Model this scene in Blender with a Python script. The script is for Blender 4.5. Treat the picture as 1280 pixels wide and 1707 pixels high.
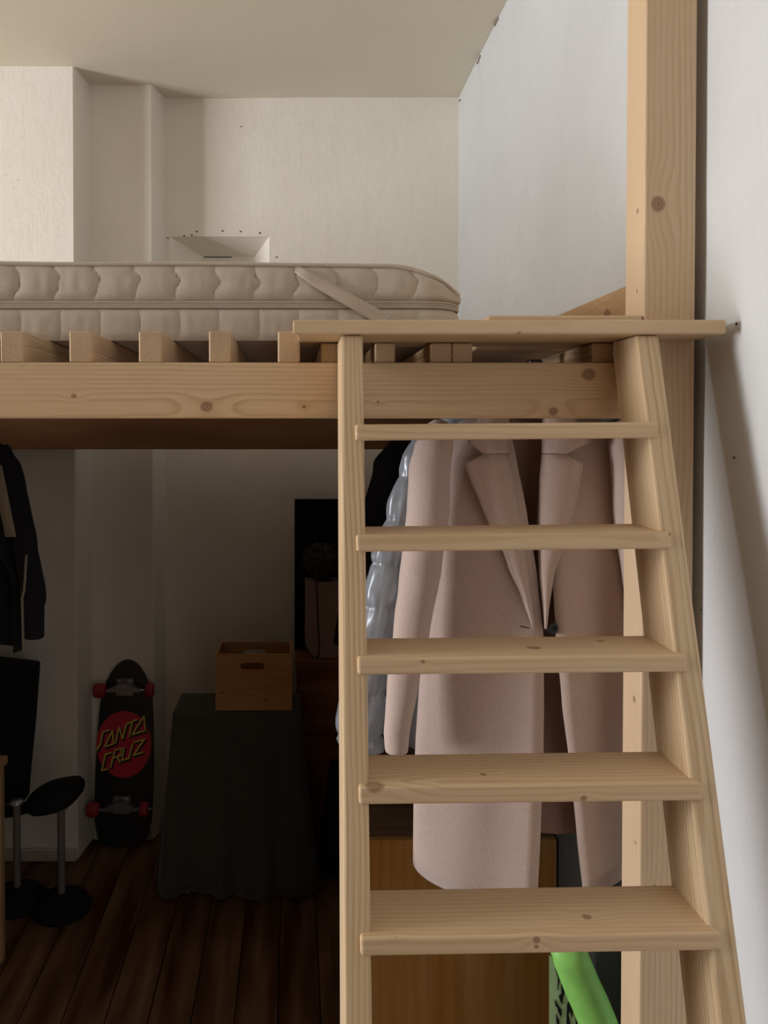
import bpy, bmesh, math, random
from mathutils import Vector, Matrix, noise

for o in list(bpy.data.objects):
    bpy.data.objects.remove(o)
scene = bpy.context.scene
COL = scene.collection
R = math.radians
random.seed(5)

# ------------------------------------------------------------------ camera
EYE = 1.86                     # eye height above the floor
F = 1281.0                     # focal length in pixels of the 1280 x 1707 frame
VX, VY = 490.0, 715.0          # vanishing point of the depth direction
PITCH = R(0.9)
CY = VY + F * math.tan(PITCH)
cam_data = bpy.data.cameras.new('camera')
cam = bpy.data.objects.new('camera', cam_data)
COL.objects.link(cam)
cam.location = (0, 0, EYE)
cam.rotation_euler = (R(90) - PITCH, 0, 0)
cam_data.sensor_fit = 'HORIZONTAL'
cam_data.sensor_width = 36
cam_data.lens = F * 36 / 1280
cam_data.shift_x = (640 - VX) / 1280
cam_data.shift_y = -(853.5 - CY) / 1280
cam_data.clip_start = 0.02
scene.camera = cam


def at(x, y, Y):
    """world point seen at photo pixel (x, y) on the plane at depth Y"""
    a, b = (x - VX) / F, (CY - y) / F
    d = Vector((a, math.cos(PITCH) + b * math.sin(PITCH), -math.sin(PITCH) + b * math.cos(PITCH)))
    s = Y / d.y
    return Vector((d.x * s, Y, EYE + d.z * s))


# ------------------------------------------------------------------ light
CEIL = EYE + 1.54
LEFT_X = -5.6                  # left wall of the room with its window
WIN_Y0, WIN_Y1, WIN_Z0, WIN_Z1 = 0.15, 1.40, 0.45, 3.1
world = bpy.data.worlds.new('sky')
scene.world = world
world.use_nodes = True
bg = world.node_tree.nodes['Background']
bg.inputs[0].default_value = (0.80, 0.90, 1.0, 1)
bg.inputs[1].default_value = 0.6
ld = bpy.data.lights.new('window_daylight', 'AREA')
ld.shape = 'RECTANGLE'
ld.size = WIN_Y1 - WIN_Y0
ld.size_y = WIN_Z1 - WIN_Z0
ld.energy = 400
ld.color = (0.98, 0.985, 1.0)
lo = bpy.data.objects.new('window_daylight', ld)
COL.objects.link(lo)
lo.location = (LEFT_X - 0.06, (WIN_Y0 + WIN_Y1) / 2, (WIN_Z0 + WIN_Z1) / 2)
lo.rotation_euler = (R(90), 0, R(-90))
vs = scene.view_settings
vs.view_transform = 'Standard'
vs.look = 'None'
vs.gamma = 1
vs.use_curve_mapping = False
vs.exposure = -0.40


# ------------------------------------------------------------------ nodes
class NT:
    def __init__(self, name, rough=0.7, spec=0.3):
        self.m = bpy.data.materials.new(name)
        self.m.use_nodes = True
        self.t = self.m.node_tree
        self.b = self.t.nodes['Principled BSDF']
        self.b.inputs['Roughness'].default_value = rough
        self.b.inputs['Specular IOR Level'].default_value = spec

    def n(self, typ, ins=None, **kw):
        nd = self.t.nodes.new(typ)
        for k, v in kw.items():
            setattr(nd, k, v)
        for k, v in (ins or {}).items():
            self.set(nd.inputs[k], v)
        return nd

    def set(self, sock, v):
        if isinstance(v, bpy.types.NodeSocket):
            self.t.links.new(v, sock)
        else:
            if hasattr(sock.default_value, '__len__') and not hasattr(v, '__len__'):
                v = (v,) * len(sock.default_value)
            sock.default_value = v

    def math(self, op, a, b=0.0, clamp=False):
        nd = self.n('ShaderNodeMath', {0: a, 1: b}, operation=op)
        nd.use_clamp = clamp
        return nd.outputs[0]

    def vec(self, op, a, b=(0, 0, 0)):
        nd = self.n('ShaderNodeVectorMath', {0: a, 1: b}, operation=op)
        return nd.outputs['Value'] if op == 'LENGTH' else nd.outputs[0]

    def noise(self, v, scale, detail=3, rough=0.55):
        return self.n('ShaderNodeTexNoise', {'Vector': v, 'Scale': scale, 'Detail': detail, 'Roughness': rough}).outputs['Fac']

    def ramp(self, v, a, b, c=0.0, d=1.0, smooth=False):
        nd = self.n('ShaderNodeMapRange', {0: v, 1: a, 2: b, 3: c, 4: d})
        if smooth:
            nd.interpolation_type = 'SMOOTHSTEP'
        return nd.outputs[0]

    def mix(self, f, a, b, mode='MIX'):
        nd = self.n('ShaderNodeMix', data_type='RGBA', blend_type=mode)
        self.set(nd.inputs[0], f)
        self.set(nd.inputs[6], a if not isinstance(a, tuple) else a + (1,) * (4 - len(a)))
        self.set(nd.inputs[7], b if not isinstance(b, tuple) else b + (1,) * (4 - len(b)))
        return nd.outputs[2]

    def coord(self):
        return self.n('ShaderNodeTexCoord').outputs['Object']

    def rand(self):
        return self.n('ShaderNodeObjectInfo').outputs['Random']

    def bump(self, h, strength=0.3, dist=0.01):
        nd = self.n('ShaderNodeBump', {'Height': h, 'Strength': strength, 'Distance': dist})
        self.t.links.new(nd.outputs[0], self.b.inputs['Normal'])

    def color(self, c):
        self.set(self.b.inputs['Base Color'], c if not isinstance(c, tuple) else c + (1,) * (4 - len(c)))
        return self.m


def pine(name, light=(0.70, 0.52, 0.335), dark=(0.50, 0.325, 0.175), knots=(), ring=0.0062, seed=0.0, rough=0.55, small=0.8):
    """sawn softwood, grain along local X; knots = [(local point, radius)]"""
    T = NT(name, rough, 0.25)
    p = T.coord()
    rnd = T.rand()
    off = T.n('ShaderNodeCombineXYZ', {0: T.math('MULTIPLY', rnd, 13.0), 1: seed, 2: seed * 1.7}).outputs[0]
    q = T.vec('ADD', p, off)
    s = T.n('ShaderNodeSeparateXYZ', {0: p})
    oy = T.ramp(rnd, 0, 1, 0.025, 0.055)
    oz = T.ramp(T.math('FRACT', T.math('MULTIPLY', rnd, 7.31)), 0, 1, -0.05, 0.035)
    dy = T.math('ADD', s.outputs[1], oy)
    dz = T.math('ADD', s.outputs[2], oz)
    r = T.math('SQRT', T.math('ADD', T.math('MULTIPLY', dy, dy), T.math('MULTIPLY', dz, dz)))
    w = T.noise(T.vec('MULTIPLY', q, (1.6, 7, 7)), 1.0, 2)
    r = T.math('ADD', r, T.math('MULTIPLY', T.math('SUBTRACT', w, 0.5), 0.030))
    kmask = None
    for c, rad in knots:
        dv = T.vec('SUBTRACT', p, tuple(c))
        far = T.vec('LENGTH', T.vec('MULTIPLY', dv, (0.45 / rad, 1 / rad, 1 / rad)))
        r = T.math('ADD', r, T.math('MULTIPLY', T.ramp(far, 0.3, 3.6, 1, 0, True), rad * 1.1))
        wob = T.math('MULTIPLY', T.math('SUBTRACT', T.noise(p, 60, 2), 0.5), 0.5)
        near = T.math('ADD', T.vec('LENGTH', T.vec('MULTIPLY', dv, (0.85 / rad, 1 / rad, 1 / rad))), wob)
        k = T.ramp(near, 1.0, 0.72, 0, 1, True)
        rings = T.ramp(T.math('SINE', T.math('MULTIPLY', near, 16)), -1, 1, 0.72, 1.0)
        k = T.math('MULTIPLY', k, rings)
        kmask = k if kmask is None else T.math('MAXIMUM', kmask, k)
    fr = T.math('FRACT', T.math('DIVIDE', r, ring))
    cr = T.n('ShaderNodeValToRGB', {0: fr})
    e = cr.color_ramp.elements
    e[0].position, e[0].color = 0.0, (0, 0, 0, 1)
    e[1].position, e[1].color = 1.0, (0.1, 0.1, 0.1, 1)
    for pos, v in ((0.45, 0.22), (0.80, 0.95), (0.93, 0.75)):
        n_ = e.new(pos)
        n_.color = (v, v, v, 1)
    fade = T.ramp(T.noise(T.vec('MULTIPLY', q, (0.9, 9, 9)), 1.0, 1), 0.3, 0.7, 0.28, 0.90)
    g = T.math('MULTIPLY', cr.outputs[0], fade)
    fib = T.noise(T.vec('MULTIPLY', q, (7, 190, 190)), 1.0, 2)
    g = T.math('ADD', g, T.ramp(fib, 0.3, 0.7, -0.12, 0.14), True)
    col = T.mix(g, light, dark)
    tint = T.noise(T.vec('MULTIPLY', q, (1.5, 12, 12)), 1.0, 2)
    col = T.mix(T.ramp(tint, 0.35, 0.75, 0, 0.35), col, (0.64, 0.41, 0.22))
    if small:
        vo = T.n('ShaderNodeTexVoronoi', {'Vector': T.vec('MULTIPLY', q, (4.2, 8, 8)), 'Scale': 1.0})
        pick = T.n('ShaderNodeSeparateColor', {0: vo.outputs['Color']}).outputs[0]
        km = T.math('MULTIPLY', T.ramp(vo.outputs['Distance'], 0.075, 0.045, 0, 1, True), T.math('GREATER_THAN', pick, small))
        kmask = km if kmask is None else T.math('MAXIMUM', kmask, km)
    if kmask is not None:
        col = T.mix(T.math('MULTIPLY', kmask, 0.75), col, (0.19, 0.09, 0.04))
    T.bump(g, 0.12, 0.002)
    return T.color(col)


def plaster(name, base, dirt, bump=0.35, streak=6.0):
    T = NT(name, 0.75, 0.25)
    p = T.n('ShaderNodeNewGeometry').outputs['Position']
    a = T.noise(p, 1.7, 4)
    b = T.noise(T.vec('MULTIPLY', p, (streak * 4, streak * 4, 5)), 1.0, 4, 0.7)
    c = T.noise(p, 38, 4, 0.65)
    col = T.mix(T.ramp(a, 0.35, 0.75, 0, 0.5), base, dirt)
    col = T.mix(T.ramp(b, 0.55, 0.8, 0, 0.35), col, dirt)
    spot = T.math('MULTIPLY', T.ramp(T.noise(p, 55, 2), 0.70, 0.76), T.ramp(T.noise(p, 2.6, 2), 0.5, 0.65))
    col = T.mix(T.math('MULTIPLY', spot, 0.5), col, tuple(x * 0.45 for x in dirt))
    h = T.math('ADD', T.math('MULTIPLY', b, 0.6), T.math('ADD', T.math('MULTIPLY', c, 0.5), T.math('MULTIPLY', T.noise(p, 7, 3), 1.5)))
    T.bump(h, bump, 0.006)
    return T.color(col)


def plain(name, c, rough=0.6, spec=0.3, metal=0.0, var=0.15, scale=20, bump=0.0):
    T = NT(name, rough, spec)
    T.b.inputs['Metallic'].default_value = metal
    p = T.coord()
    f = T.noise(p, scale, 3)
    col = T.mix(T.ramp(f, 0.3, 0.7, 0, 1), tuple(x * (1 - var) for x in c), tuple(min(1, x * (1 + var)) for x in c))
    if bump:
        T.bump(f, bump, 0.004)
    return T.color(col)


def cloth(name, c, rough=0.9, weave=900, var=0.12, sheen=0.3, bump=0.25):
    T = NT(name, rough, 0.12)
    T.b.inputs['Sheen Weight'].default_value = sheen
    T.b.inputs['Sheen Roughness'].default_value = 0.5
    p = T.coord()
    f = T.noise(p, weave, 2)
    g = T.noise(p, 6, 3)
    col = T.mix(T.ramp(f, 0.3, 0.7, 0, 1), tuple(x * (1 - var) for x in c), tuple(min(1, x * (1 + var)) for x in c))
    col = T.mix(T.ramp(g, 0.35, 0.7, 0, 0.25), col, tuple(x * 0.85 for x in c))
    T.bump(T.math('ADD', f, T.math('MULTIPLY', g, 2.0)), bump, 0.002)
    return T.color(col)


# ------------------------------------------------------------------ meshes
def tag(o, label=None, cat=None, group=None, kind=None):
    for k, v in (('label', label), ('category', cat), ('group', group), ('kind', kind)):
        if v:
            o[k] = v
    return o


def thing(name, loc, label, cat, group=None):
    o = bpy.data.objects.new(name, None)
    o.empty_display_size = 0.05
    COL.objects.link(o)
    o.location = loc
    return tag(o, label, cat, group)


def world_of(o):
    m = Matrix.Translation(o.location) @ o.rotation_euler.to_matrix().to_4x4()
    return world_of(o.parent) @ m if o.parent else m


def link(name, me, mat, parent, frame):
    o = bpy.data.objects.new(name, me)
    COL.objects.link(o)
    if mat and not me.materials:
        me.materials.append(mat)
    if parent:
        o.parent = parent
        frame = world_of(parent).inverted() @ frame
    o.location = frame.translation
    o.rotation_euler = frame.to_euler()
    return o


def mesh(name, verts, faces, mat, parent=None, frame=None, smooth=False, bevel=0.0, seg=1, solid=0.0, sub=0, merge=False):
    """one mesh object from world-space vertices"""
    vs_ = [Vector(v) for v in verts]
    if frame is None:
        lo_ = Vector([min(v[i] for v in vs_) for i in range(3)])
        hi_ = Vector([max(v[i] for v in vs_) for i in range(3)])
        frame = Matrix.Translation(((lo_.x + hi_.x) / 2, (lo_.y + hi_.y) / 2, lo_.z))
    inv = frame.inverted()
    bm = bmesh.new()
    bv = [bm.verts.new(inv @ v) for v in vs_]
    for f in faces:
        try:
            bm.faces.new([bv[i] for i in f])
        except ValueError:
            pass
    if merge:
        bmesh.ops.remove_doubles(bm, verts=bm.verts, dist=1e-5)
    bmesh.ops.recalc_face_normals(bm, faces=bm.faces)
    if bevel:
        ed = [e for e in bm.edges if len(e.link_faces) == 2 and e.calc_face_angle(0) > 0.5]
        bmesh.ops.bevel(bm, geom=ed, offset=bevel, segments=seg, profile=0.5, affect='EDGES', clamp_overlap=True)
    me = bpy.data.meshes.new(name)
    bm.to_mesh(me)
    bm.free()
    if smooth:
        for p in me.polygons:
            p.use_smooth = True
    o = link(name, me, mat, parent, frame)
    if solid:
        m = o.modifiers.new('thickness', 'SOLIDIFY')
        m.thickness = solid
        m.offset = 0
    if sub:
        m = o.modifiers.new('smooth', 'SUBSURF')
        m.levels = m.render_levels = sub
    return o


BOXF = [(0, 1, 3, 2), (4, 6, 7, 5), (0, 4, 5, 1), (2, 3, 7, 6), (0, 2, 6, 4), (1, 5, 7, 3)]


def box(name, a, b, mat, parent=None, bevel=0.0, grain='X', seg=1, **kw):
    """axis-aligned box between corners a and b; grain = world axis that becomes local X"""
    a, b = Vector(a), Vector(b)
    c = (a + b) / 2
    rot = {'X': Matrix(), 'Y': Matrix.Rotation(R(90), 4, 'Z'), 'Z': Matrix.Rotation(R(-90), 4, 'Y')}[grain]
    fr = Matrix.Translation(c) @ rot
    v = [(x, y, z) for x in (a.x, b.x) for y in (a.y, b.y) for z in (a.z, b.z)]
    return mesh(name, v, BOXF, mat, parent, fr, bevel=bevel, seg=seg, **kw)


def gridf(nr, nc, closed=False, base=0):
    f = []
    for i in range(nr - 1):
        for j in range(nc if closed else nc - 1):
            k = (j + 1) % nc
            f.append((base + i * nc + j, base + i * nc + k, base + (i + 1) * nc + k, base + (i + 1) * nc + j))
    return f


def sheet(name, rows, mat, parent=None, closed=False, smooth=True, cap=False, **kw):
    nc = len(rows[0])
    v = [p for r_ in rows for p in r_]
    f = gridf(len(rows), nc, closed)
    if cap:
        f.append(tuple(range(nc)))
        f.append(tuple((len(rows) - 1) * nc + j for j in range(nc)))
    return mesh(name, v, f, mat, parent, smooth=smooth, **kw)


def tube(name, pts, rad, mat, parent=None, n=12, cap=True, squash=1.0, **kw):
    """pts: world points; rad: number or list; squash scales the Y radius"""
    pts = [Vector(p) for p in pts]
    if not hasattr(rad, '__len__'):
        rad = [rad] * len(pts)
    rows = []
    ref = None
    for i, p in enumerate(pts):
        t = (pts[min(i + 1, len(pts) - 1)] - pts[max(i - 1, 0)]).normalized()
        if ref is None:
            ref = Vector((0, 1, 0)) if abs(t.y) < 0.8 else Vector((1, 0, 0))
        u = (ref - t * ref.dot(t)).normalized()
        w = t.cross(u)
        ref = u
        rows.append([p + (u * math.cos(2 * math.pi * k / n) * squash + w * math.sin(2 * math.pi * k / n)) * rad[i] for k in range(n)])
    return sheet(name, rows, mat, parent, closed=True, cap=cap, **kw)


def lathe(name, prof, c, mat, parent=None, n=24, axis='Z', **kw):
    """prof = [(radius, along)]; axis Z or X"""
    rows = []
    for r_, h in prof:
        row = []
        for k in range(n):
            a = 2 * math.pi * k / n
            if axis == 'Z':
                row.append(Vector(c) + Vector((r_ * math.cos(a), r_ * math.sin(a), h)))
            elif axis == 'X':
                row.append(Vector(c) + Vector((h, r_ * math.cos(a), r_ * math.sin(a))))
            else:
                row.append(Vector(c) + Vector((r_ * math.cos(a), h, r_ * math.sin(a))))
        rows.append(row)
    return sheet(name, rows, mat, parent, closed=True, cap=True, **kw)


def lerp(tab, y):
    if y <= tab[0][0]:
        return tab[0][1:]
    for a, b in zip(tab, tab[1:]):
        if y <= b[0]:
            t = (y - a[0]) / (b[0] - a[0])
            t2 = t * t * (3 - 2 * t) * 0.4 + t * 0.6
            return tuple(p + (q - p) * t2 for p, q in zip(a[1:], b[1:]))
    return tab[-1][1:]


# ------------------------------------------------------------------ materials
M_wall_r = plaster('white_plaster', (0.70, 0.71, 0.715), (0.565, 0.565, 0.565), 0.6)
M_wall_b = plaster('cream_plaster', (0.90, 0.86, 0.785), (0.80, 0.73, 0.62), 0.45)
M_ceil = plaster('ceiling_paint', (0.76, 0.70, 0.58), (0.70, 0.63, 0.50), 0.12)
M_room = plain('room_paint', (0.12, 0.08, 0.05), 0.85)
M_hole = plain('dark_hole', (0.06, 0.05, 0.04), 0.9)
M_crack = plain('grey_crack', (0.30, 0.26, 0.21), 0.9)
M_black = plain('black_cloth', (0.012, 0.012, 0.013), 0.85, 0.2, scale=60, bump=0.2)
M_chrome = plain('chrome', (0.75, 0.75, 0.75), 0.25, 0.5, 0.5, var=0.03)
M_darkmetal = plain('dark_metal', (0.10, 0.10, 0.10), 0.4, 0.5, 0.8)
M_white_paint = plain('white_paint', (0.75, 0.74, 0.70), 0.5)
M_slat = pine('pine_slat', (0.62, 0.455, 0.30), (0.27, 0.155, 0.08), ring=0.0042, small=0.93)

# ------------------------------------------------------------------ room shell
RX = 0.765                     # right wall plane
Y_PIL, Y_MID, Y_BACK = 3.288, 3.461, 3.60
Y_FRONT = -2.6


def wavy(name, u0, u1, v0, v1, nu, nv, place, amp, mat, thick):
    """wall slab with a slightly uneven plastered face; place(u, v, depth)"""
    vs_, fs = [], []
    for i in range(nv):
        for j in range(nu):
            u, v = u0 + (u1 - u0) * j / (nu - 1), v0 + (v1 - v0) * i / (nv - 1)
            d = amp * noise.fractal(Vector((u * 1.3, v * 1.3, 4.2)), 1.0, 2.0, 4)
            vs_.append(place(u, v, d))
    fs += gridf(nv, nu)
    k = len(vs_)
    vs_ += [place(u0, v0, thick), place(u1, v0, thick), place(u1, v1, thick), place(u0, v1, thick)]
    fs.append((k, k + 1, k + 2, k + 3))
    fs.append(tuple(range(nu)) + (k + 1, k))
    fs.append(tuple((nv - 1) * nu + j for j in range(nu)) + (k + 2, k + 3))
    fs.append(tuple(i * nu for i in range(nv)) + (k + 3, k))
    fs.append(tuple(i * nu + nu - 1 for i in range(nv)) + (k + 2, k + 1))
    return tag(mesh(name, vs_, fs, mat, smooth=False), kind='structure')


wall_right = wavy('wall_right', Y_FRONT, Y_BACK + 0.1, 0, CEIL + 0.05, 180, 100,
                  lambda u, v, d: (RX + d, u, v), 0.004, M_wall_r, 0.15)
for p in wall_right.data.polygons:
    p.use_smooth = len(p.vertices) == 4

# back wall: chimney breast, middle section, deep section with a niche
pl = [(LEFT_X - 0.2, Y_PIL), (-0.940, Y_PIL), (-0.934, Y_PIL + 0.006), (-0.913, Y_MID), (-0.640, Y_MID), (-0.633, Y_MID + 0.006), (-0.604, Y_BACK)]
vb, fb = [], []
for x, y in pl:
    vb += [(x, y, 0), (x, y, CEIL + 0.05)]
for i in range(len(pl) - 1):
    fb.append((2 * i, 2 * i + 2, 2 * i + 3, 2 * i + 1))
nx0, nx1 = at(283, 400, Y_BACK).x, at(449, 400, Y_BACK).x
nzt, nzb = at(300, 394, Y_BACK).z, EYE + 0.42
ix0, ix1 = at(338, 428, Y_BACK + 0.13).x, at(424, 428, Y_BACK + 0.13).x
izt = at(380, 428, Y_BACK + 0.13).z
xs = [-0.604, nx0, nx1, RX + 0.1]
zs = [0, nzb, nzt, CEIL + 0.05]
k0 = len(vb)
for z in zs:
    for x in xs:
        vb.append((x, Y_BACK, z))
for i in range(3):
    for j in range(3):
        if (i, j) != (1, 1):
            q = k0 + i * 4 + j
            fb.append((q, q + 1, q + 5, q + 4))
k1 = len(vb)
vb += [(ix0, Y_BACK + 0.13, nzb + 0.04), (ix1, Y_BACK + 0.13, nzb + 0.04), (ix1, Y_BACK + 0.13, izt), (ix0, Y_BACK + 0.13, izt)]
oq = [k0 + 5, k0 + 6, k0 + 10, k0 + 9]
for i in range(4):
    fb.append((oq[i], oq[(i + 1) % 4], k1 + (i + 1) % 4, k1 + i))
fb.append((k1, k1 + 1, k1 + 2, k1 + 3))
k2 = len(vb)
vb += [(LEFT_X - 0.2, Y_BACK + 0.3, 0), (RX + 0.1, Y_BACK + 0.3, 0), (RX + 0.1, Y_BACK + 0.3, CEIL + 0.05), (LEFT_X - 0.2, Y_BACK + 0.3, CEIL + 0.05)]
fb.append((k2, k2 + 1, k2 + 2, k2 + 3))
wall_back = tag(mesh('wall_back', vb, fb, M_wall_b, merge=True), kind='structure')
for px, py, w, h in ((280, 398, 5, 3), (307, 394, 5, 3), (320, 393, 5, 3), (328, 387, 6, 3), (371, 386, 5, 3), (401, 387, 5, 3), (433, 390, 4, 4), (461, 430, 4, 3), (402, 212, 3, 3)):
    c = at(px, py, Y_BACK)
    sx, sz = w * 0.0016, h * 0.0016
    lathe('plaster_hole', [(0.0002, -0.0035), (1, -0.002), (1, 0.004)], (0, 0, 0), M_hole, wall_back, n=9, axis='Y')
    o = bpy.context.scene.collection.objects[-1]
    o.location = world_of(wall_back).inverted() @ c
    o.scale = (sx * 0.6, 1, sz * 0.6)
c0, c1 = at(340, 427, Y_BACK + 0.13), at(386, 428, Y_BACK + 0.13)
box('plaster_crack', (c0.x, Y_BACK + 0.127, izt - 0.004), (c1.x, Y_BACK + 0.132, izt - 0.001), M_hole, wall_back)
for px, py, rr in ((1225, 763, 5), (1226, 540, 6), (1171, 1017, 3)):
    Y = RX * F / (px - VX)
    p = at(px, py, Y)
    dd = 0.004 * noise.fractal(Vector((Y * 1.3, p.z * 1.3, 4.2)), 1.0, 2.0, 4)
    lathe('nail_hole', [(0.0005, -0.0012), (rr * 0.00045, -0.0009), (rr * 0.00045, 0.006)], (RX + dd, Y, p.z), M_hole, wall_right, n=10, axis='X')


def chips(px0, py0, px1, py1, Yf, n, parent, mat):
    for i in range(n):
        t = random.random()
        x, y = px0 + (px1 - px0) * t, py0 + (py1 - py0) * t
        p = Yf(x, y)
        L = random.uniform(0.008, 0.022)
        ring = []
        for k in range(8):
            a = 2 * math.pi * k / 8
            ring.append(p + Vector((random.uniform(-.002, .002), math.cos(a) * L, math.sin(a) * 0.003 * random.uniform(0.5, 1.4))))
        m_ = [v + Vector((0.006, 0, 0)) for v in ring]
        mesh('plaster_chip', ring + m_, gridf(2, 8, True) + [tuple(range(8)), tuple(range(8, 16))], mat, parent)


def rw(x, y):
    Y = RX * F / (x - VX)
    p = at(x, y, Y)
    return Vector((RX - 0.005, Y, min(p.z, CEIL - 0.006)))


for x, y, n in ((826, 36, 2), (800, 92, 2), (792, 110, 1), (765, 168, 1)):
    chips(x - 4, y + 8, x + 4, y - 8, rw, n, wall_right, M_crack)

ceiling = wavy('ceiling', LEFT_X - 0.2, RX + 0.1, Y_FRONT, Y_BACK + 0.2, 60, 80, lambda u, v, d: (u, v, CEIL + d), 0.004, M_ceil, 0.15)
for p in ceiling.data.polygons:
    p.use_smooth = len(p.vertices) == 4
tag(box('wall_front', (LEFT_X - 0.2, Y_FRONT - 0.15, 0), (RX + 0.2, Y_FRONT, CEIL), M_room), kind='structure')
# left wall with the window opening
vl, fl = [], []
ys, zz = [Y_FRONT, WIN_Y0, WIN_Y1, Y_PIL + 0.1], [0, WIN_Z0, WIN_Z1, CEIL]
for X in (LEFT_X, LEFT_X - 0.2):
    for z in zz:
        for y in ys:
            vl.append((X, y, z))
for s_ in (0, 16):
    for i in range(3):
        for j in range(3):
            if (i, j) != (1, 1):
                q = s_ + i * 4 + j
                fl.append((q, q + 1, q + 5, q + 4))
hq = [5, 6, 10, 9]
for i in range(4):
    fl.append((hq[i], hq[(i + 1) % 4], hq[(i + 1) % 4] + 16, hq[i] + 16))
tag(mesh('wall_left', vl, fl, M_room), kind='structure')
win = tag(box('window_1', (LEFT_X - 0.05, WIN_Y0, WIN_Z0), (LEFT_X + 0.01, WIN_Y0 + 0.04, WIN_Z1), M_white_paint), kind='structure')
box('window_frame', (LEFT_X - 0.05, WIN_Y1 - 0.01, WIN_Z0), (LEFT_X + 0.01, WIN_Y1 + 0.03, WIN_Z1), M_white_paint, win)
box('window_sill', (LEFT_X - 0.05, WIN_Y0 - 0.05, WIN_Z0 - 0.04), (LEFT_X + 0.12, WIN_Y1 + 0.05, WIN_Z0), M_white_paint, win, bevel=0.005)
box('window_frame', (LEFT_X - 0.05, WIN_Y0, WIN_Z1 - 0.02), (LEFT_X + 0.01, WIN_Y1, WIN_Z1 + 0.03), M_white_paint, win)
# unseen panel, added to keep window light out from under the loft
tag(box('light_blocker', (-1.36, 1.50, 0), (-1.30, Y_PIL, EYE + 0.115), M_room), kind='structure')
# floor with boards
M_sub = plain('subfloor', (0.03, 0.015, 0.01), 0.9)
M_floor = pine('red_stained_floorboard', (0.070, 0.020, 0.010), (0.036, 0.011, 0.006), ring=0.012, rough=0.45, small=0.9)
floor = tag(box('floor', (LEFT_X - 0.2, Y_FRONT - 0.1, -0.12), (RX + 0.2, Y_BACK + 0.2, -0.02), M_sub), kind='structure')
fbw = 0.136
pr = box('plank', (-fbw / 2 + 0.0015, Y_FRONT, -0.02), (fbw / 2 - 0.0015, Y_BACK + 0.02, 0), M_floor, floor, bevel=0.002, grain='Y')
fy = pr.location.copy()
k = 0
x = RX - fbw / 2
while x > LEFT_X:
    o = pr if k == 0 else pr.copy()
    if k:
        COL.objects.link(o)
    o.location = (fy.x + x, fy.y, fy.z)
    k += 1
    x -= fbw
# baseboards
M_base = plain('baseboard_paint', (0.55, 0.50, 0.42), 0.6)
tag(box('baseboard_back', (-1.30, Y_PIL - 0.016, 0), (-0.935, Y_PIL, 0.055), M_base, bevel=0.004), kind='structure')
tag(box('trim_1', (-0.91, Y_MID - 0.014, 0), (-0.64, Y_MID, 0.05), M_base, bevel=0.004), kind='structure')

# ------------------------------------------------------------------ loft bed frame
YB = 1.43                      # front plane of beam and post
PX0, PX1 = at(1072, 715, YB).x, at(1157, 715, YB).x
ZB0, ZB1 = EYE + 0.0200, EYE + 0.1235
loft = thing('loft_bed', (0, 2.3, 0), 'pine loft bed frame with slats, long front beam and tall corner post', 'loft bed')


def knots(frame_center, grain, pts):
    rot = {'X': Matrix(), 'Y': Matrix.Rotation(R(90), 4, 'Z'), 'Z': Matrix.Rotation(R(-90), 4, 'Y')}[grain]
    inv = (Matrix.Translation(frame_center) @ rot).inverted()
    return [(inv @ p, r_) for p, r_ in pts]


b0, b1 = (-2.0, YB, ZB0), (PX0 - 0.001, YB + 0.06, ZB1)
bc = (Vector(b0) + Vector(b1)) / 2
M_beam = pine('pine_beam', (0.69, 0.50, 0.315), (0.52, 0.335, 0.18), knots(bc, 'X', [
    (at(345, 678, YB), 0.0115), (at(123, 660, YB), 0.005), (at(507, 678, YB), 0.004), (at(922, 686, YB), 0.009), (at(981, 624, YB), 0.013), (at(630, 670, YB), 0.003)]), ring=0.0085, small=0)
box('front_beam', b0, b1, M_beam, loft, bevel=0.003, seg=2)
p0, p1 = (PX0, YB, 0), (PX1, YB + 0.082, CEIL)
pc = (Vector(p0) + Vector(p1)) / 2
M_post = pine('pine_post', (0.68, 0.51, 0.34), (0.56, 0.385, 0.225), knots(pc, 'Z', [
    (at(1097, 341, YB), 0.0145), (at(1091, 1478, YB), 0.004), (at(1062, 1405, YB + .02), 0.006), (at(1061, 352, YB + .03), 0.006), (at(1058, 485, YB + .03), 0.006), (at(1058, 1165, YB + 0.03), 0.007)]), ring=0.011, small=0)
box('post', p0, p1, M_post, loft, bevel=0.003, seg=2, grain='Z')
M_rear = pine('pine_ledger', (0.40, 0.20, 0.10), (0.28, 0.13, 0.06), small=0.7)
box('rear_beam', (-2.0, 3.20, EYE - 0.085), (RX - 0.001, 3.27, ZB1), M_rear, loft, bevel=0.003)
for a, b in ((-232, -194), (-116, -78), (0, 38), (115, 152), (231, 268), (348, 384), (463, 500)):
    xa, xb = at(a, 580, YB).x, at(b, 580, YB).x
    box('slat', (xa, YB + 0.001, ZB1), (xb, 3.26, ZB1 + 0.0585), M_slat, loft, bevel=0.0025, grain='Y')
for a, b in ((535, 570), (626, 660), (720, 754.5), (755.5, 790), (992, 1036)):
    xa, xb = at(a, 590, YB).x, at(b, 590, YB).x
    box('slat', (xa, YB + 0.012, ZB1), (xb, 3.26, ZB1 + 0.0375), M_slat, loft, bevel=0.0025, grain='Y')
M_rail = pine('pine_rail', (0.66, 0.44, 0.25), (0.50, 0.30, 0.15), small=0)
rr0, rr1 = (RX - 0.042, YB + 0.09, ZB1 + 0.0375), (RX - 0.005, 3.26, EYE + 0.312)
rc = (Vector(rr0) + Vector(rr1)) / 2
M_rail = pine('pine_rail', (0.66, 0.44, 0.25), (0.50, 0.30, 0.15), knots(rc, 'Y', [(Vector((RX - 0.042, 1.78, EYE + 0.26)), 0.02)]), small=0)
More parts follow.
